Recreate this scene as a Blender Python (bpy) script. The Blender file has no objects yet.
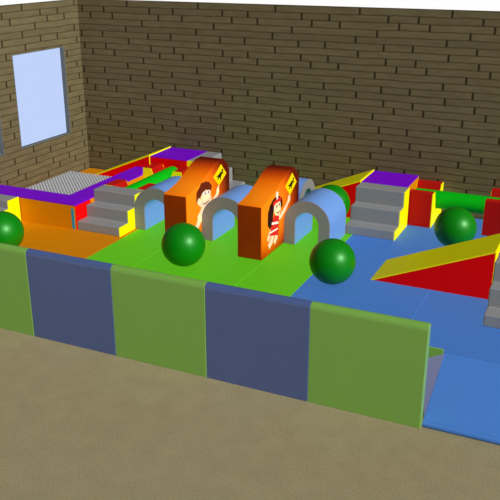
import bpy, bmesh, math
from mathutils import Vector
import random
random.seed(4)
S = bpy.context.scene
COL = S.collection

# ------------------------------------------------------------------ camera
cd = bpy.data.cameras.new('camera')
cd.sensor_width = 36.0
cd.lens = 36.0 * 790.24 / 500.0
cd.clip_end = 200
cam = bpy.data.objects.new('camera', cd)
COL.objects.link(cam)
cam.location = (1.0711, -5.6772, 3.725)
cam.rotation_euler = (math.pi / 2 - 0.3642, 0, 0.433)
S.camera = cam

# ------------------------------------------------------------------ world
w = bpy.data.worlds.new('world')
S.world = w
w.use_nodes = True
nt = w.node_tree
nt.nodes.clear()
wo = nt.nodes.new('ShaderNodeOutputWorld')
bg = nt.nodes.new('ShaderNodeBackground')
tc = nt.nodes.new('ShaderNodeTexCoord')
sp = nt.nodes.new('ShaderNodeSeparateXYZ')
mr = nt.nodes.new('ShaderNodeMapRange')
mr.inputs['From Min'].default_value = -1
mr.inputs['From Max'].default_value = 1
rp = nt.nodes.new('ShaderNodeValToRGB')
rp.color_ramp.elements[0].position = 0.50
rp.color_ramp.elements[0].color = (1, 1, 1, 1)
rp.color_ramp.elements[1].position = 0.54
rp.color_ramp.elements[1].color = (0.085, 0.09, 0.10, 1)
nt.links.new(tc.outputs['Generated'], sp.inputs[0])
nt.links.new(sp.outputs['Z'], mr.inputs['Value'])
nt.links.new(mr.outputs[0], rp.inputs[0])
nt.links.new(rp.outputs[0], bg.inputs['Color'])
bg.inputs['Strength'].default_value = 1.0
nt.links.new(bg.outputs[0], wo.inputs[0])

# ------------------------------------------------------------------ sun
sl = bpy.data.lights.new('sun', 'SUN')
sl.energy = 1.30 * math.pi
sl.angle = math.radians(4)
sl.use_shadow = False
sun = bpy.data.objects.new('sun', sl)
COL.objects.link(sun)
TO_SUN = Vector((0.785, -0.305, 0.540))
sun.rotation_euler = TO_SUN.to_track_quat('Z', 'Y').to_euler()
sun.location = (8, -8, 8)

S.view_settings.view_transform = 'Standard'
S.view_settings.look = 'None'
S.view_settings.exposure = 0.0
S.view_settings.gamma = 1.0
S.view_settings.use_curve_mapping = False

# ------------------------------------------------------------------ materials
def nn(nt, t, **kw):
    n = nt.nodes.new(t)
    for k, v in kw.items():
        setattr(n, k, v)
    return n

def vinyl(name, rgb, rough=0.45, spec=0.25, var=0.015, scale=9.0):
    m = bpy.data.materials.new(name)
    m.use_nodes = True
    t = m.node_tree
    b = t.nodes['Principled BSDF']
    b.inputs['Roughness'].default_value = rough
    b.inputs['Specular IOR Level'].default_value = spec
    tc = nn(t, 'ShaderNodeTexCoord')
    nz = nn(t, 'ShaderNodeTexNoise')
    nz.inputs['Scale'].default_value = scale
    nz.inputs['Detail'].default_value = 3
    cr = nn(t, 'ShaderNodeValToRGB')
    cr.color_ramp.elements[0].position = 0.3
    cr.color_ramp.elements[1].position = 0.7
    cr.color_ramp.elements[0].color = tuple(c * (1 - var) for c in rgb) + (1,)
    cr.color_ramp.elements[1].color = tuple(min(1, c * (1 + var)) for c in rgb) + (1,)
    t.links.new(tc.outputs['Object'], nz.inputs['Vector'])
    t.links.new(nz.outputs['Fac'], cr.inputs[0])
    t.links.new(cr.outputs[0], b.inputs['Base Color'])
    return m

M = {}
M['orange_mat'] = vinyl('orange_mat_vinyl', (0.61, 0.21, 0.0), 0.6, 0.1)
M['green_mat'] = vinyl('green_mat_vinyl', (0.125, 0.56, 0.012), 0.6, 0.1)
M['blue_mat'] = vinyl('blue_mat_vinyl', (0.066, 0.20, 0.565), 0.6, 0.1)
M['bar_green'] = vinyl('barrier_green_vinyl', (0.185, 0.39, 0.060), 0.34, 1.0)
M['bar_blue'] = vinyl('barrier_blue_vinyl', (0.064, 0.105, 0.265), 0.34, 1.0)
M['deck'] = vinyl('deck_green_vinyl', (0.20, 0.42, 0.065))
M['lavender'] = vinyl('lavender_vinyl', (0.46, 0.47, 0.88))
M['grey'] = vinyl('grey_step_vinyl', (0.262, 0.262, 0.262), 0.4, 0.3)
M['arch_grey'] = vinyl('grey_arch_vinyl', (0.225, 0.225, 0.23), 0.4, 0.25)
M['arch_blue'] = vinyl('light_blue_arch_vinyl', (0.145, 0.30, 0.66), 0.4, 0.25)
M['yellow'] = vinyl('yellow_vinyl', (0.95, 0.90, 0.0), 0.5, 0.12)
M['red'] = vinyl('red_vinyl', (0.80, 0.0, 0.0), 0.5, 0.12)
M['dark_red'] = vinyl('dark_red_vinyl', (0.46, 0.006, 0.003), 0.5, 0.12)
M['purple'] = vinyl('purple_vinyl', (0.18, 0.0, 0.58), 0.5, 0.12)
M['orange'] = vinyl('orange_wall_vinyl', (0.66, 0.23, 0.0), 0.5, 0.12)
M['teal'] = vinyl('teal_strap', (0.015, 0.29, 0.45))
M['cyl_green'] = vinyl('green_log_vinyl', (0.0, 0.42, 0.005), 0.5, 0.15)
M['ball_green'] = vinyl('green_ball_vinyl', (0.0, 0.19, 0.001), 0.42, 0.7, 0.01)
M['ball_green'].node_tree.nodes['Principled BSDF'].inputs['Specular Tint'].default_value = (0.45, 1.0, 0.45, 1)
M['pool_ball'] = vinyl('pool_ball_grey', (0.33, 0.33, 0.33), 0.4, 0.3, 0.02)
M['pool_bed'] = vinyl('pool_bed_gap_shade', (0.02, 0.02, 0.022), 0.8, 0.1)  # near-black paints in the shade seen in the gaps between the pool balls
M['frame'] = vinyl('grey_frame_paint', (0.14, 0.155, 0.155), 0.5, 0.2)
M['skin'] = vinyl('print_skin', (0.95, 0.68, 0.42), 0.6, 0.05, 0.02)
M['hair_brown'] = vinyl('print_brown', (0.16, 0.022, 0.008), 0.6, 0.05)
M['hair_dark'] = vinyl('print_dark', (0.035, 0.008, 0.005), 0.6, 0.05)
M['print_red'] = vinyl('print_red', (0.75, 0.025, 0.015), 0.6, 0.05)
M['print_white'] = vinyl('print_white', (0.92, 0.86, 0.74), 0.6, 0.05, 0.02)
M['print_black'] = vinyl('print_black', (0.012, 0.01, 0.005), 0.6, 0.05)
M['sign_yellow'] = vinyl('print_yellow', (0.95, 0.70, 0.0), 0.6, 0.05, 0.02)
M['dark_trim'] = vinyl('dark_seam_trim', (0.02, 0.03, 0.06))

def brick(name, u_axis, shift):
    m = bpy.data.materials.new(name)
    m.use_nodes = True
    t = m.node_tree
    L = t.links.new
    b = t.nodes['Principled BSDF']
    b.inputs['Roughness'].default_value = 0.85
    b.inputs['Specular IOR Level'].default_value = 0.1
    g = nn(t, 'ShaderNodeNewGeometry')
    s = nn(t, 'ShaderNodeSeparateXYZ')
    L(g.outputs['Position'], s.inputs[0])
    def math_(op, a, c=None, clamp=False):
        n = nn(t, 'ShaderNodeMath', operation=op)
        n.use_clamp = clamp
        for i, v in enumerate((a, c)):
            if v is None:
                continue
            if isinstance(v, (int, float)):
                n.inputs[i].default_value = v
            else:
                L(v, n.inputs[i])
        return n.outputs[0]
    H, PER = 0.0917, 1.21
    # gentle waviness so that the courses are not ruler straight
    nz = nn(t, 'ShaderNodeTexNoise')
    nz.inputs['Scale'].default_value = 2.2
    L(g.outputs['Position'], nz.inputs['Vector'])
    wob = math_('MULTIPLY', math_('SUBTRACT', nz.outputs['Fac'], 0.5), 0.03)
    zz = math_('DIVIDE', math_('ADD', math_('SUBTRACT', 3.0, s.outputs['Z']), wob), H)
    row = math_('FLOOR', zz)
    fz = math_('FRACT', zz)
    r6 = math_('DIVIDE', math_('ADD', math_('FLOORED_MODULO', row, 6.0), 0.5), 6.0)
    def table(vals):
        cr = nn(t, 'ShaderNodeValToRGB')
        cr.color_ramp.interpolation = 'CONSTANT'
        e = cr.color_ramp.elements
        while len(e) < 6:
            e.new(0.5)
        for i, v in enumerate(vals):
            e[i].position = i / 6.0
            e[i].color = (v, v, v, 1)
        L(r6, cr.inputs[0])
        return cr.outputs[0]
    f = lambda x: (x / PER) % 1.0
    j1 = table([f(-3.38), f(-4.20), f(-4.05), f(-4.34), f(-3.42), f(-4.24)])
    j2 = table([f(-3.38), f(-3.80), f(-3.65), f(-4.34), f(-3.42), f(-3.85)])
    u = math_('DIVIDE', math_('ADD', s.outputs[u_axis], shift), PER)
    def dist(j):
        a = math_('FRACT', math_('ADD', math_('SUBTRACT', u, j), 0.5))
        return math_('MULTIPLY', math_('ABSOLUTE', math_('SUBTRACT', a, 0.5)), PER)
    d = math_('MINIMUM', dist(j1), dist(j2))
    vj = math_('SUBTRACT', 1.0, math_('DIVIDE', math_('SUBTRACT', d, 0.009), 0.012, True), True)
    ez = math_('MULTIPLY', math_('MINIMUM', fz, math_('SUBTRACT', 1.0, fz)), H)
    hj = math_('SUBTRACT', 1.0, math_('DIVIDE', math_('SUBTRACT', ez, 0.002), 0.010, True), True)
    hj = math_('MULTIPLY', hj, 0.62)
    mort = math_('MAXIMUM', vj, hj)
    # stone colour with streaks along the courses
    mp = nn(t, 'ShaderNodeMapping')
    mp.inputs['Scale'].default_value = (2.5, 2.5, 14)
    L(g.outputs['Position'], mp.inputs['Vector'])
    n2 = nn(t, 'ShaderNodeTexNoise')
    n2.inputs['Scale'].default_value = 1.6
    n2.inputs['Detail'].default_value = 5
    L(mp.outputs[0], n2.inputs['Vector'])
    cr = nn(t, 'ShaderNodeValToRGB')
    e = cr.color_ramp.elements
    e[0].position = 0.3
    e[0].color = (0.124, 0.098, 0.047, 1)
    e[1].position = 0.72
    e[1].color = (0.164, 0.131, 0.066, 1)
    L(n2.outputs['Fac'], cr.inputs[0])
    wn = nn(t, 'ShaderNodeTexWhiteNoise', noise_dimensions='1D')
    L(row, wn.inputs['W'])
    hv = nn(t, 'ShaderNodeHueSaturation')
    L(math_('ADD', math_('MULTIPLY', wn.outputs['Value'], 0.14), 0.94), hv.inputs['Value'])
    L(cr.outputs[0], hv.inputs['Color'])
    mx = nn(t, 'ShaderNodeMix', data_type='RGBA')
    L(mort, mx.inputs['Factor'])
    L(hv.outputs[0], mx.inputs[6])
    mx.inputs[7].default_value = (0.036, 0.024, 0.010, 1)
    L(mx.outputs[2], b.inputs['Base Color'])
    bp = nn(t, 'ShaderNodeBump')
    bp.inputs['Strength'].default_value = 0.25
    bp.inputs['Distance'].default_value = 0.01
    L(math_('SUBTRACT', 1.0, mort), bp.inputs['Height'])
    L(bp.outputs[0], b.inputs['Normal'])
    return m

M['brick_back'] = brick('stacked_stone_back', 'X', 0.0)
M['brick_left'] = brick('stacked_stone_left', 'Y', -6.867)

def floor_mat():
    m = bpy.data.materials.new('sandy_carpet')
    m.use_nodes = True
    t = m.node_tree
    L = t.links.new
    b = t.nodes['Principled BSDF']
    b.inputs['Roughness'].default_value = 0.9
    b.inputs['Specular IOR Level'].default_value = 0.05
    g = nn(t, 'ShaderNodeNewGeometry')
    n1 = nn(t, 'ShaderNodeTexNoise')
    n1.inputs['Scale'].default_value = 70
    n1.inputs['Detail'].default_value = 4
    n2 = nn(t, 'ShaderNodeTexNoise')
    n2.inputs['Scale'].default_value = 5
    n2.inputs['Detail'].default_value = 5
    L(g.outputs['Position'], n1.inputs['Vector'])
    L(g.outputs['Position'], n2.inputs['Vector'])
    a = nn(t, 'ShaderNodeMath', operation='MULTIPLY_ADD')
    L(n1.outputs['Fac'], a.inputs[0])
    a.inputs[1].default_value = 0.75
    h = nn(t, 'ShaderNodeMath', operation='MULTIPLY')
    L(n2.outputs['Fac'], h.inputs[0])
    h.inputs[1].default_value = 0.25
    L(h.outputs[0], a.inputs[2])
    cr = nn(t, 'ShaderNodeValToRGB')
    e = cr.color_ramp.elements
    e[0].position = 0.36
    e[0].color = (0.262, 0.217, 0.116, 1)
    e[1].position = 0.64
    e[1].color = (0.358, 0.302, 0.168, 1)
    L(a.outputs[0], cr.inputs[0])
    L(cr.outputs[0], b.inputs['Base Color'])
    return m
M['floor'] = floor_mat()

def print_mat():
    """airbrushed print of the two picture blocks: bright orange middle, dark red rim (block coordinates)"""
    m = bpy.data.materials.new('airbrushed_orange_print')
    m.use_nodes = True
    t = m.node_tree
    L = t.links.new
    b = t.nodes['Principled BSDF']
    b.inputs['Roughness'].default_value = 0.5
    b.inputs['Specular IOR Level'].default_value = 0.12
    tc = nn(t, 'ShaderNodeTexCoord')
    mp = nn(t, 'ShaderNodeMapping')
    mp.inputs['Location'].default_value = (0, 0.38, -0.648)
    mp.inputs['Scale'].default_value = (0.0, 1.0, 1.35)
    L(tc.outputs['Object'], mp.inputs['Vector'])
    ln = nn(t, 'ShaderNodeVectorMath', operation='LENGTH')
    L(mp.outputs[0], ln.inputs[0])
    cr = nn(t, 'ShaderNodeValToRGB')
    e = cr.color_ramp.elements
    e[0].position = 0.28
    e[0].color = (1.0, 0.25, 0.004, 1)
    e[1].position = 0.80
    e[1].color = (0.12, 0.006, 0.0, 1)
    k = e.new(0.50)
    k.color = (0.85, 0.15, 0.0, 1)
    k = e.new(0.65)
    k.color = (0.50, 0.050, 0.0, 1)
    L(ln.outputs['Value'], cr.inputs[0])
    L(cr.outputs[0], b.inputs['Base Color'])
    return m
M['print'] = print_mat()
M['print_front'] = vinyl('print_brown_red', (0.30, 0.030, 0.0), 0.5, 0.12, 0.12, 2.5)

def glass_mat():
    m = bpy.data.materials.new('tinted_window_glass')
    m.use_nodes = True
    t = m.node_tree
    t.nodes.clear()
    o = nn(t, 'ShaderNodeOutputMaterial')
    tr = nn(t, 'ShaderNodeBsdfTransparent')
    tr.inputs['Color'].default_value = (0.74, 0.82, 1.0, 1)
    gl = nn(t, 'ShaderNodeBsdfGlossy')
    gl.inputs['Roughness'].default_value = 0.05
    mx = nn(t, 'ShaderNodeMixShader')
    mx.inputs[0].default_value = 0.02
    t.links.new(tr.outputs[0], mx.inputs[1])
    t.links.new(gl.outputs[0], mx.inputs[2])
    t.links.new(mx.outputs[0], o.inputs[0])
    return m
M['glass'] = glass_mat()

# ------------------------------------------------------------------ helpers
def thing(name, label, cat, loc, group=None):
    o = bpy.data.objects.new(name, None)
    COL.objects.link(o)
    o.empty_display_size = 0.1
    o.location = loc
    o['label'] = label
    o['category'] = cat
    if group:
        o['group'] = group
    return o

def tag(o, label, cat, group=None):
    o['label'] = label
    o['category'] = cat
    if group:
        o['group'] = group
    return o

def world_loc(o):
    v = Vector((0, 0, 0))
    while o is not None:
        v += o.location
        o = o.parent
    return v

def finish(name, bm, mat, parent=None, origin=None, smooth=True, angle=16):
    base = world_loc(parent) if parent else Vector((0, 0, 0))
    org = Vector(origin) if origin is not None else base
    bmesh.ops.recalc_face_normals(bm, faces=bm.faces)
    bmesh.ops.translate(bm, verts=bm.verts, vec=-org)
    me = bpy.data.meshes.new(name)
    bm.to_mesh(me)
    bm.free()
    me.materials.append(M[mat])
    if smooth:
        for p in me.polygons:
            p.use_smooth = True
        me.set_sharp_from_angle(angle=math.radians(angle))
    o = bpy.data.objects.new(name, me)
    COL.objects.link(o)
    if parent:
        o.parent = parent
    o.location = org - base
    return o

AX = {'x': lambda d, a, b: (d, a, b), 'y': lambda d, a, b: (a, d, b), 'z': lambda d, a, b: (a, b, d)}

def add_prism(bm, pts, axis, d0, d1, bevel=0.0, seg=2):
    """polygon pts (in the two other axes) extruded along axis from d0 to d1"""
    f = AX[axis]
    v0 = [bm.verts.new(f(d0, a, b)) for a, b in pts]
    v1 = [bm.verts.new(f(d1, a, b)) for a, b in pts]
    fs = [bm.faces.new(v0), bm.faces.new(list(reversed(v1)))]
    n = len(pts)
    for i in range(n):
        fs.append(bm.faces.new((v0[i], v0[(i + 1) % n], v1[(i + 1) % n], v1[i])))
    bmesh.ops.recalc_face_normals(bm, faces=fs)
    if bevel > 0:
        es = set()
        for fa in fs:
            for e in fa.edges:
                if len(e.link_faces) == 2 and e.calc_face_angle(0) > math.radians(28):
                    es.add(e)
        bmesh.ops.bevel(bm, geom=list(es), offset=bevel, segments=seg, profile=0.5,
                        affect='EDGES', clamp_overlap=True)

def prism(name, pts, axis, d0, d1, mat, parent=None, bevel=0.0, origin=None, seg=2):
    bm = bmesh.new()
    add_prism(bm, pts, axis, d0, d1, bevel, seg)
    return finish(name, bm, mat, parent, origin)

def box_pts(a0, a1, b0, b1):
    return [(a0, b0), (a1, b0), (a1, b1), (a0, b1)]

def box(name, x0, x1, y0, y1, z0, z1, mat, parent=None, bevel=0.0, origin=None):
    return prism(name, box_pts(x0, x1, y0, y1), 'z', z0, z1, mat, parent, bevel, origin)

def cyl_x(name, axis, d0, d1, ca, cb, r, mat, parent=None, origin=None, bevel=0.01, n=48):
    pts = [(ca + r * math.cos(2 * math.pi * i / n), cb + r * math.sin(2 * math.pi * i / n)) for i in range(n)]
    return prism(name, pts, axis, d0, d1, mat, parent, bevel, origin)

def structure(o):
    o['kind'] = 'structure'
    return o

P = 0.33          # top of the play mats
WX, WY, WH = -6.70, 4.78, 3.0

# ------------------------------------------------------------------ the room
bm = bmesh.new()
add_prism(bm, box_pts(-6.9, 14, -16, 4.98), 'z', -0.1, 0.0)
structure(finish('floor', bm, 'floor'))
bm = bmesh.new()
add_prism(bm, box_pts(WX - 0.07, 12, WY, WY + 0.14), 'z', 0, WH)
structure(finish('wall_back', bm, 'brick_back'))
WINS = [(1.60, 2.82), (3.185, 4.36)]
WZ0, WZ1 = 0.99, 2.335
bm = bmesh.new()
edges = [-3.0] + [v for w_ in WINS for v in w_] + [WY]
add_prism(bm, box_pts(WX - 0.07, WX, -3.0, WY), 'z', 0, WZ0)
add_prism(bm, box_pts(WX - 0.07, WX, -3.0, WY), 'z', WZ1, WH)
for i in range(0, len(edges), 2):
    add_prism(bm, box_pts(WX - 0.07, WX, edges[i], edges[i + 1]), 'z', WZ0, WZ1)
structure(finish('wall_left', bm, 'brick_left'))
for i, (a, b) in enumerate(WINS):
    nm = 'window_%d' % (i + 1)
    bm = bmesh.new()
    t = 0.012
    xa, xb = WX - 0.07, WX + 0.001
    add_prism(bm, box_pts(xa, xb, a, b), 'z', WZ0, WZ0 + t)
    add_prism(bm, box_pts(xa, xb, a, b), 'z', WZ1 - t, WZ1)
    add_prism(bm, box_pts(xa, xb, a, a + t), 'z', WZ0 + t, WZ1 - t)
    add_prism(bm, box_pts(xa, xb, b - t, b), 'z', WZ0 + t, WZ1 - t)
    fr = structure(finish(nm, bm, 'frame', origin=(WX, (a + b) / 2, WZ0)))
    box('pane', WX - 0.066, WX - 0.062, a + t, b - t, WZ0 + t, WZ1 - t, 'glass', fr)

# ------------------------------------------------------------------ raised deck and mats
r = thing('play_deck', 'low raised deck with green front edge carrying all the coloured play mats', 'platform', (-2.2, 2.8, 0))
box('body', -6.685, 2.2, 0.815, WY - 0.01, 0.0, P - 0.05, 'deck', r)
box('front_panel', -6.685, 0.0, 0.782, 0.798, 0.0, P + 0.03, 'deck', r, 0.004)

MX = [(-6.68, -5.60, 'orange'), (-5.60, -4.30, 'orange'), (-4.30, -3.65, 'green'), (-3.65, -2.36, 'green'),
      (-2.36, -1.715, 'green'), (-1.715, -0.42, 'blue'), (-0.42, 0.87, 'blue'), (0.87, 2.18, 'blue')]
ROWS = [(0.80, 1.48), (1.48, 2.785), (2.785, WY - 0.015)]
MAT_LABEL = [
    ['orange floor mat in the front left corner, below the leftmost green ball', 'orange floor mat under the ball pool front left end', 'orange floor mat in the far left corner behind the ball pool'],
    ['orange floor mat along the barrier next to the green mats', 'orange floor mat in front of the left grey steps', 'orange floor mat under the vertical green log'],
    ['narrow green floor mat along the barrier beside the orange mat', 'narrow green floor mat in front of the left blue arch', 'narrow green floor mat under the left blue arch'],
    ['wide green floor mat along the barrier below the middle green ball', 'wide green floor mat between the two orange picture blocks', 'wide green floor mat beneath the middle blue arch'],
    ['green floor mat along the barrier next to the blue mats', 'green floor mat in front of the right blue arch', 'green floor mat running under the right blue arch'],
    ['blue floor mat along the barrier next to the green mats', 'blue floor mat under the low end of the yellow topped ramp', 'blue floor mat in front of the right grey steps and purple box'],
    ['blue floor mat at the top of the blue entrance slope', 'blue floor mat under the high end of the front ramp', 'blue floor mat under the back right green ball and log'],
    ['blue floor mat beyond the right frame edge, front row', 'blue floor mat beyond the right frame edge, middle row', 'blue floor mat beyond the right frame edge, back row'],
]
for ci, (x0, x1, c) in enumerate(MX):
    for ri, (y0, y1) in enumerate(ROWS):
        if ci == 7:
            continue
        g = 0.002
        o = box('floor_mat', x0 + g, x1 - g, y0 + g, y1 - g, P - 0.05, P, c + '_mat', None, 0.0015,
                ((x0 + x1) / 2, (y0 + y1) / 2, P - 0.05))
        tag(o, MAT_LABEL[ci][ri], 'mat', c + ' floor mats')

# entrance slope at the right of the barrier
r = thing('entrance_ramp', 'blue vinyl entrance slope at the right end of the barrier', 'ramp', (0.65, 0.4, 0))
prof = [(0.05, 0.0), (0.796, 0.0), (0.796, P), (0.05, 0.062)]
for a in (100, 125, 150, 175, 200, 225, 250):
    q = math.radians(a)
    prof.append((0.045 + 0.032 * math.cos(q), 0.032 + 0.032 * math.sin(q)))
prism('slope_cover', prof, 'x', 0.012, 1.30, 'blue_mat', r, 0.003)
bm = bmesh.new()
vs = [bm.verts.new(v) for v in [(0.011, 0.102, 0.0), (0.011, 0.102, 0.058), (0.011, 0.780, P - 0.006), (0.011, 0.780, 0.0),
                                (-0.20, 0.780, 0.212), (-0.20, 0.780, 0.0)]]
for f in [(0, 1, 2, 3), (1, 4, 2), (0, 5, 4, 1), (3, 2, 4, 5), (0, 3, 5)]:
    bm.faces.new([vs[i] for i in f])
finish('side_skirt', bm, 'lavender', r)['label'] = 'lavender side skirt'

# ------------------------------------------------------------------ padded barrier
def barrier(k, c, label):
    x0, x1 = k + 0.002, k + 0.998
    pts = [(0.0, 0.0), (0.0, 0.885)] + [(0.049 - 0.049 * math.cos(math.radians(a)), 0.90 + 0.049 * math.sin(math.radians(a)))
                          for a in range(0, 181, 12)] + [(0.098, 0.885), (0.098, 0.0)]
    o = prism('barrier_panel', pts, 'x', x0, x1, c, None, 0.003, ((x0 + x1) / 2, 0.049, 0))
    tag(o, label, 'barrier', 'padded barrier panels')
barrier(-5, 'bar_green', 'green padded barrier panel at the left frame edge, left of a blue one')
barrier(-4, 'bar_blue', 'dark blue barrier panel in front of the orange mats')
barrier(-3, 'bar_green', 'green barrier panel between the two dark blue panels')
barrier(-2, 'bar_blue', 'dark blue barrier panel in front of the green mats')
barrier(-1, 'bar_green', 'green barrier panel at the right end beside the blue entrance slope')

# ------------------------------------------------------------------ soft play pieces
GAP = 0.008

def stair_profile(d0, sgn, zt=0.85):
    """outline rising in the direction sgn from d0, depth 0.64"""
    h = [P + 0.12, P + 0.12 + (zt - P - 0.12) * 0.49, zt]
    t = [0.0, 0.21, 0.42 if zt < 0.7 else 0.39, 0.635]
    pts = [(d0, P)]
    for i in range(3):
        pts.append((d0 + sgn * t[i], h[i]))
        pts.append((d0 + sgn * t[i + 1], h[i]))
    pts.append((d0 + sgn * 0.635, P))
    return pts

def inset(pr, m):
    """outline pulled in by m on every side but the bottom"""
    a0, a1 = min(a for a, b in pr), max(a for a, b in pr)
    up = pr[0][0] < pr[-1][0]
    out = []
    for a, b in pr:
        lo = (a == a0) if up else (a == a1)
        out.append((a + (m if up else -m) if not (a == (a1 if up else a0)) else a - (m if up else -m), b - m if b > P else b))
    return out

def stairs_y(x0, x1, y0, label, zt=0.85):
    r = thing('foam_steps', label, 'steps', ((x0 + x1) / 2, y0 + 0.32, P), 'grey foam steps')
    pr = stair_profile(y0, 1, zt)
    prism('step_cover', pr, 'x', x0 + 0.002, x1 - 0.008, 'grey', r, 0.008, seg=2)
    prism('side_panel', pr, 'x', x1 - 0.008, x1, 'yellow', r)['label'] = 'yellow side panel'
    prism('side_panel', inset(pr, 0.02), 'x', x0, x0 + 0.002, 'yellow', r)['label'] = 'yellow side panel'
    return r

def stairs_x(x_low, y0, y1, label, zt=0.85):
    r = thing('foam_steps', label, 'steps', (x_low - 0.32, (y0 + y1) / 2, P), 'grey foam steps')
    pr = stair_profile(x_low, -1, zt)
    prism('step_cover', pr, 'y', y0 + 0.010, y1 - 0.002, 'grey', r, 0.010)
    prism('side_panel', pr, 'y', y0, y0 + 0.010, 'yellow', r)['label'] = 'yellow side panel'
    prism('side_panel', inset(pr, 0.02), 'y', y1 - 0.002, y1, 'yellow', r)['label'] = 'yellow side panel'
    return r

def platform_box(x0, x1, y0, y1, label, zt=0.85):
    r = thing('foam_platform', label, 'platform', ((x0 + x1) / 2, (y0 + y1) / 2, P), 'purple topped foam boxes')
    box('body', x0 + GAP, x1 - GAP, y0, y1, P, zt - 0.012, 'red', r, 0.004)
    box('top_cover', x0, x1, y0, y1, zt - 0.012, zt, 'purple', r, 0.004)['label'] = 'purple top cover'
    box('side_panel', x1 - GAP, x1, y0, y1, P, zt - 0.012, 'orange', r, 0.002)['label'] = 'orange side panel'
    box('side_panel', x0, x0 + GAP, y0, y1, P, zt - 0.012, 'orange', r, 0.002)['label'] = 'orange side panel'
    return r

def ramp(x_low, x_high, y0, y1, label, zt=0.862):
    r = thing('foam_ramp', label, 'ramp', ((x_low + x_high) / 2, (y0 + y1) / 2, P), 'red and yellow foam ramps')
    xe = x_high - 0.012
    dz = 0.016
    prism('body', [(x_low + 0.03, P), (xe, P), (xe, zt - dz)], 'y', y0, y1, 'red', r)
    prism('slope_cover', [(x_low, P), (x_low + 0.03, P), (xe, zt - dz), (xe, zt)], 'y', y0, y1, 'yellow', r)['label'] = 'yellow slope cover'
    box('end_panel', xe, x_high, y0, y1, P, zt, 'yellow', r, 0.003)['label'] = 'yellow end panel'
    return r

ZC, RC = 0.630, 0.118
def u_profile(c0, c1, m=0.0, ZB=0.785):
    c0, c1 = c0 + m, c1 - m
    ZB = ZB - m
    cm = (c0 + c1) / 2
    rg = RC + 0.012 + m
    pts = [(c0, P), (c0, ZB), (c0 + 0.135, ZB)]
    for a in range(180, 361, 12):
        q = math.radians(a)
        pts.append((cm + rg * math.cos(q), ZC + rg * math.sin(q)))
    pts += [(c1 - 0.135, ZB), (c1, ZB), (c1, P)]
    return pts

def cradle_x(x0, x1, y0, y1, label):
    r = thing('log_cradle', label, 'block', ((x0 + x1) / 2, (y0 + y1) / 2, P), 'red cradle blocks holding the green logs')
    pr = u_profile(y0, y1)
    prism('body', pr, 'x', x0 + 0.002, x1 - GAP, 'dark_red', r, 0.004)
    prism('side_panel', u_profile(y0, y1, 0.012), 'x', x0, x0 + 0.002, 'yellow', r)['label'] = 'yellow side panel'
    prism('side_panel', pr, 'x', x1 - GAP, x1, 'yellow', r)['label'] = 'yellow side panel'

def cradle_y(x0, x1, y0, y1, label):
    r = thing('log_cradle', label, 'block', ((x0 + x1) / 2, (y0 + y1) / 2, P), 'red cradle blocks holding the green logs')
    pr = u_profile(x0, x1, 0.0, 0.765)
    prism('body', pr, 'y', y0 + GAP, y1 - 0.002, 'dark_red', r, 0.004)
    prism('side_panel', pr, 'y', y0, y0 + GAP, 'yellow', r)['label'] = 'yellow side panel'
    prism('side_panel', u_profile(x0, x1, 0.012, 0.765), 'y', y1 - 0.002, y1, 'yellow', r)['label'] = 'yellow side panel'

def arch_pts(c0, c1, zt, th, n=16):
    """outer and inner outline of a horseshoe between c0 and c1"""
    cm, ro = (c0 + c1) / 2, (c1 - c0) / 2
    ri = ro - th
    zs = zt - ro
    out = [(c0, P), (c0, zs - 0.012)] + [(cm - ro * math.cos(math.pi * i / n), zs + ro * math.sin(math.pi * i / n)) for i in range(n + 1)] + [(c1, zs - 0.012), (c1, P)]
    inn = [(c1 - th, P), (c1 - th, zs - 0.012)] + [(cm + ri * math.cos(math.pi * i / n), zs + ri * math.sin(math.pi * i / n)) for i in range(n + 1)] + [(c0 + th, zs - 0.012), (c0 + th, P)]
    return out + inn

def arch(axis, c0, c1, d0, d1, label, zt=0.872, th=0.125):
    if axis == 'y':
        loc = ((c0 + c1) / 2, (d0 + d1) / 2, P)
    else:
        loc = ((d0 + d1) / 2, (c0 + c1) / 2, P)
    r = thing('foam_arch', label, 'arch', loc, 'blue foam tunnel arches')
    pr = arch_pts(c0, c1, zt, th)
    e = 0.014
    prism('arch_cover', pr, axis, d0 + e, d1 - e, 'arch_blue', r)
    for a, b, s in ((d0, d0 + e, 1), (d1 - e, d1, -1)):
        bm = bmesh.new()
        add_prism(bm, pr, axis, a, b, 0.004, 2)
        finish('end_panel', bm, 'arch_grey', r)['label'] = 'grey end panel'
    return r

# --- module on the right: steps, purple box, ramp
stairs_y(-1.82, -1.172, 3.445, 'grey steps leading up to the purple box at back centre right')
platform_box(-1.825, -1.203, 4.085, 4.715, 'purple topped box at the head of the back centre right steps')
ramp(-3.115, -1.83, 4.092, 4.715, 'yellow and red ramp behind the right blue arch, left of the purple box')
# --- front right module, cut by the frame
stairs_y(0.228, 0.87, 1.48, 'grey steps cut off by the right frame edge')
platform_box(0.228, 0.87, 2.125, 2.785, 'purple topped box behind the steps at the right frame edge')
ramp(-1.085, 0.205, 2.135, 2.785, 'large red sided yellow ramp at right in front of a green ball')
# --- log along the back wall
cradle_x(-1.20, -0.873, 4.115, 4.765, 'dark red block holding the horizontal log, beside the purple box')
cradle_x(-0.225, 0.11, 4.115, 4.765, 'dark red block at the right frame edge holding the horizontal log')
o = cyl_x('foam_log', 'x', -1.17, 0.105, 4.44, ZC, RC, 'cyl_green', None, (-0.53, 4.44, ZC))
tag(o, 'green foam log lying across two red blocks at the back right', 'log', 'green foam logs')

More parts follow.
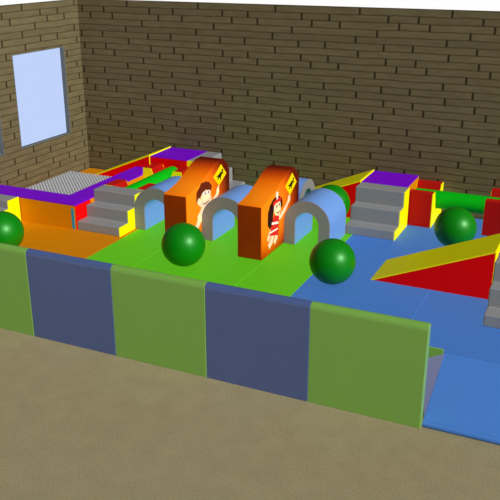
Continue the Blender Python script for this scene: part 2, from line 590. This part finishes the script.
# --- left modules
stairs_y(-4.992, -4.347, 2.135, 'grey steps in front of the left green log, right of the ball pool', 0.772)
cradle_y(-5.0, -4.365, 2.785, 3.115, 'red block at the near end of the left green log, behind grey steps')
cradle_y(-5.0, -4.365, 3.76, 4.085, 'red block with olive front at the far end of the left green log')
o = cyl_x('foam_log', 'y', 2.79, 4.08, -4.6825, ZC, RC, 'cyl_green', None, (-4.6825, 3.43, ZC))
tag(o, 'green foam log running away from the left grey steps', 'log', 'green foam logs')
platform_box(-5.085, -4.455, 4.095, 4.725, 'purple topped box at the back left against the wall')
ramp(-6.375, -5.09, 4.095, 4.725, 'long red and yellow ramp in the back left corner behind the ball pool')
stairs_x(-3.815, 4.095, 4.725, 'grey steps behind the left picture block going down from the purple box')
stairs_y(-6.54, -5.90, 1.485, 'low grey steps at the left frame edge against the ball pool', 0.665)

# --- arches
arch('y', -4.345, -3.70, 2.49, 3.115, 'blue arch between the left grey steps and the left picture block', 0.915, 0.15)
arch('y', -3.366, -2.710, 2.49, 3.12, 'blue arch between the two orange picture blocks', 0.918, 0.152)
arch('y', -2.391, -1.80, 2.80, 3.42, 'blue arch right of the girl picture block with a green ball in front', 0.905, 0.145)
arch('x', 3.495, 4.085, -3.08, -2.46, 'far blue arch turned sideways behind the girl picture block', 0.88)

# ------------------------------------------------------------------ ball pool
r = thing('ball_pool', 'purple rimmed orange ball pool in the left corner', 'ball pool', (-5.84, 3.1, P))
ZR = 0.67
box('front_wall', -6.68, -5.012, 2.135, 2.46, P, ZR - 0.02, 'orange', r, 0.003)
box('front_rim', -6.68, -5.0, 2.125, 2.465, ZR - 0.02, ZR, 'purple', r, 0.006)['label'] = 'purple front rim'
box('end_panel', -5.012, -4.998, 2.135, 2.46, P, ZR - 0.02, 'red', r, 0.003)['label'] = 'red end panel'
box('strap', -5.070, -5.032, 2.128, 2.135, P + 0.01, ZR - 0.06, 'teal', r)['label'] = 'teal strap'
box('side_wall', -5.33, -5.006, 2.466, 3.75, P, ZR - 0.02, 'orange', r, 0.003)
box('side_rim', -5.335, -5.002, 2.466, 3.755, ZR - 0.02, ZR, 'purple', r, 0.006)['label'] = 'purple side rim'
box('side_wall', -5.335, -5.06, 3.757, 4.085, P, ZR - 0.02, 'orange', r, 0.003)
box('side_rim', -5.335, -5.05, 3.757, 4.09, ZR - 0.02, ZR, 'purple', r, 0.006)['label'] = 'purple side rim'
box('left_wall', -6.16, -6.10, 2.466, 3.55, P, 0.61, 'orange', r)
box('back_wall', -6.10, -5.335, 3.49, 3.55, P, 0.61, 'orange', r)
BR = 0.0220
ZBED = 0.625
box('pool_bed', -6.098, -5.337, 2.467, 3.488, P, ZBED, 'pool_bed', r)['label'] = 'pool bed coloured as shade between the balls'
NX, NY = 14, 18
bm = bmesh.new()
bmesh.ops.create_icosphere(bm, subdivisions=2, radius=BR)
proto = finish('pool_ball', bm, 'pool_ball', None, None, True, 180)
for i in range(NX):
    for j in range(NY):
        b = proto if i == 0 and j == 0 else proto.copy()
        if b is not proto:
            COL.objects.link(b)
        b.location = (-6.072 + i * 0.7085 / (NX - 1), 2.493 + j * 0.969 / (NY - 1), ZBED + BR)
        tag(b, 'small grey ball among those filling the ball pool', 'ball', 'grey balls in the ball pool')

# ------------------------------------------------------------------ green balls
def green_ball(x, y, label):
    bm = bmesh.new()
    bmesh.ops.create_uvsphere(bm, u_segments=48, v_segments=28, radius=0.25)
    for v in bm.verts:
        pass
    o = finish('play_ball', bm, 'ball_green', None, None, True, 180)
    o.location = (x, y, P + 0.25)
    tag(o, label, 'ball', 'large green balls')
green_ball(-5.31, 1.12, 'large green ball at the left frame edge on the orange mat')
green_ball(-3.15, 1.65, 'large green ball in front of the left picture block')
green_ball(-1.44, 1.87, 'large green ball in front of the right blue arch on the blue mat')
green_ball(-2.14, 3.825, 'large green ball half hidden behind the right blue arch')
green_ball(-0.46, 3.54, 'large green ball in front of the horizontal green log')

# ------------------------------------------------------------------ picture blocks
def ell(cy, cz, ry, rz, n=20, rot=0.0):
    out = []
    for i in range(n):
        a = 2 * math.pi * i / n
        y, z = ry * math.cos(a), rz * math.sin(a)
        out.append((cy + y * math.cos(rot) - z * math.sin(rot), cz + y * math.sin(rot) + z * math.cos(rot)))
    return out

def limb(pts, wd):
    L, R = [], []
    for i, (y, z) in enumerate(pts):
        a = pts[max(0, i - 1)]
        b = pts[min(len(pts) - 1, i + 1)]
        dy, dz = b[0] - a[0], b[1] - a[1]
        n = math.hypot(dy, dz)
        L.append((y - dz / n * wd[i], z + dy / n * wd[i]))
        R.append((y + dz / n * wd[i], z - dy / n * wd[i]))
    return L + R[::-1]

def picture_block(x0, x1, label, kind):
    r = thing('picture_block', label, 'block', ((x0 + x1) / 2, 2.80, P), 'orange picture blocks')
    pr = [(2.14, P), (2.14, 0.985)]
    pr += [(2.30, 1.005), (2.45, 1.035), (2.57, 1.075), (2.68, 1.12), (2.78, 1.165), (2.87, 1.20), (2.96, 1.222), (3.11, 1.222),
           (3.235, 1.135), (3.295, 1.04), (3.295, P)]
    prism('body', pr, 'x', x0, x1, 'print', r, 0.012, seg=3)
    box('front_panel', x0 + 0.010, x1 - 0.010, 2.134, 2.14, P + 0.02, 0.975, 'print_front', r)['label'] = 'brownish red front panel'
    X = x1
    lay = [0]
    def patch(name, polys, mat):
        bm = bmesh.new()
        lay[0] += 1
        for pl in polys:
            add_prism(bm, pl, 'x', X - 0.004, X + 0.0008 * lay[0])
        return finish(name, bm, mat, r, smooth=False)
    # road sign held up by the figure
    s = patch('printed_sign', [[(3.05, 1.165), (3.20, 1.01), (2.985, 0.895), (2.83, 1.045)]], 'sign_yellow')
    c = (3.02, 1.03)
    a = [ell(c[0], c[1], 0.060, 0.030, 14, 0.35), ell(c[0] + 0.065, c[1] + 0.045, 0.026, 0.02, 10, 0.5),
         limb([(c[0] - 0.03, c[1]), (c[0] - 0.065, c[1] - 0.05)], [0.014, 0.009]),
         limb([(c[0] + 0.02, c[1]), (c[0] + 0.00, c[1] - 0.065)], [0.013, 0.009]),
         limb([(c[0] + 0.05, c[1] + 0.02), (c[0] + 0.095, c[1] - 0.0)], [0.010, 0.007]),
         limb([(c[0] - 0.045, c[1] + 0.0), (c[0] - 0.10, c[1] + 0.0)], [0.010, 0.006])]
    patch('printed_animal', a, 'print_black')
    if kind == 'boy':
        patch('printed_body', [limb([(2.64, 0.76), (2.52, 0.66), (2.42, 0.60)], [0.08, 0.07, 0.06]),
                               limb([(2.48, 0.63), (2.38, 0.53), (2.33, 0.42)], [0.05, 0.042, 0.036]),
                               limb([(2.64, 0.73), (2.80, 0.74), (2.93, 0.80), (2.97, 0.90)], [0.03, 0.026, 0.028, 0.018]),
                               ell(2.945, 0.83, 0.04, 0.05)], 'skin')
        patch('printed_hair', [ell(2.56, 0.955, 0.15, 0.075), ell(2.44, 0.93, 0.06, 0.06), ell(2.66, 0.985, 0.08, 0.045),
                               ell(2.54, 1.02, 0.06, 0.035), ell(2.72, 0.94, 0.06, 0.05), ell(2.42, 0.87, 0.045, 0.05), ell(2.62, 1.02, 0.04, 0.03)], 'hair_brown')
        patch('printed_face', [ell(2.62, 0.875, 0.13, 0.065, 22, 0.0), ell(2.60, 0.805, 0.17, 0.065, 22, 0.0), ell(2.44, 0.84, 0.045, 0.04)], 'skin')
        patch('printed_eyes', [ell(2.585, 0.90, 0.04, 0.028), ell(2.675, 0.895, 0.038, 0.026)], 'print_white')
        patch('printed_features', [ell(2.60, 0.90, 0.014, 0.015, 10), ell(2.685, 0.895, 0.014, 0.014, 10),
                                   limb([(2.52, 0.785), (2.60, 0.765), (2.70, 0.785)], [0.004, 0.008, 0.004]),
                                   limb([(2.55, 0.94), (2.61, 0.945)], [0.009, 0.006]), limb([(2.65, 0.935), (2.71, 0.925)], [0.006, 0.009])], 'hair_brown')
    else:
        patch('printed_hair', [ell(2.545, 0.91, 0.17, 0.085), limb([(2.42, 0.93), (2.39, 0.84), (2.38, 0.72), (2.42, 0.64)], [0.05, 0.08, 0.075, 0.03]),
                               limb([(2.68, 0.92), (2.72, 0.82)], [0.055, 0.035])], 'hair_dark')
        patch('printed_limbs', [limb([(2.60, 0.72), (2.70, 0.71), (2.84, 0.77), (2.94, 0.84)], [0.035, 0.03, 0.03, 0.024]), ell(2.955, 0.86, 0.038, 0.048),
                                limb([(2.46, 0.66), (2.36, 0.58), (2.31, 0.52)], [0.034, 0.03, 0.028]),
                                limb([(2.46, 0.56), (2.42, 0.48), (2.34, 0.43)], [0.05, 0.042, 0.036]),
                                limb([(2.56, 0.56), (2.56, 0.48), (2.50, 0.43)], [0.05, 0.042, 0.034])], 'skin')
        patch('printed_dress', [limb([(2.57, 0.76), (2.54, 0.68), (2.51, 0.60), (2.49, 0.53)], [0.075, 0.10, 0.125, 0.14])], 'print_red')
        patch('printed_sash', [limb([(2.42, 0.70), (2.62, 0.655)], [0.014, 0.014]), limb([(2.37, 0.60), (2.60, 0.585)], [0.010, 0.010])], 'print_white')
        patch('printed_face', [ell(2.58, 0.855, 0.105, 0.085, 22, 0.0), ell(2.60, 0.80, 0.085, 0.05)], 'skin')
        patch('printed_headband', [limb([(2.45, 0.925), (2.56, 0.945), (2.69, 0.935)], [0.024, 0.026, 0.024])], 'print_red')
        patch('printed_feather', [ell(2.57, 1.005, 0.028, 0.05)], 'print_white')
        patch('printed_features', [ell(2.56, 0.875, 0.014, 0.015, 10), ell(2.645, 0.875, 0.014, 0.014, 10),
                                   limb([(2.54, 0.80), (2.60, 0.785), (2.66, 0.80)], [0.004, 0.009, 0.004])], 'hair_dark')
picture_block(-3.690, -3.370, 'orange block printed with a brown haired figure holding a yellow sign', 'boy')
picture_block(-2.706, -2.393, 'orange block printed with a girl in a red headband holding a yellow sign', 'girl')
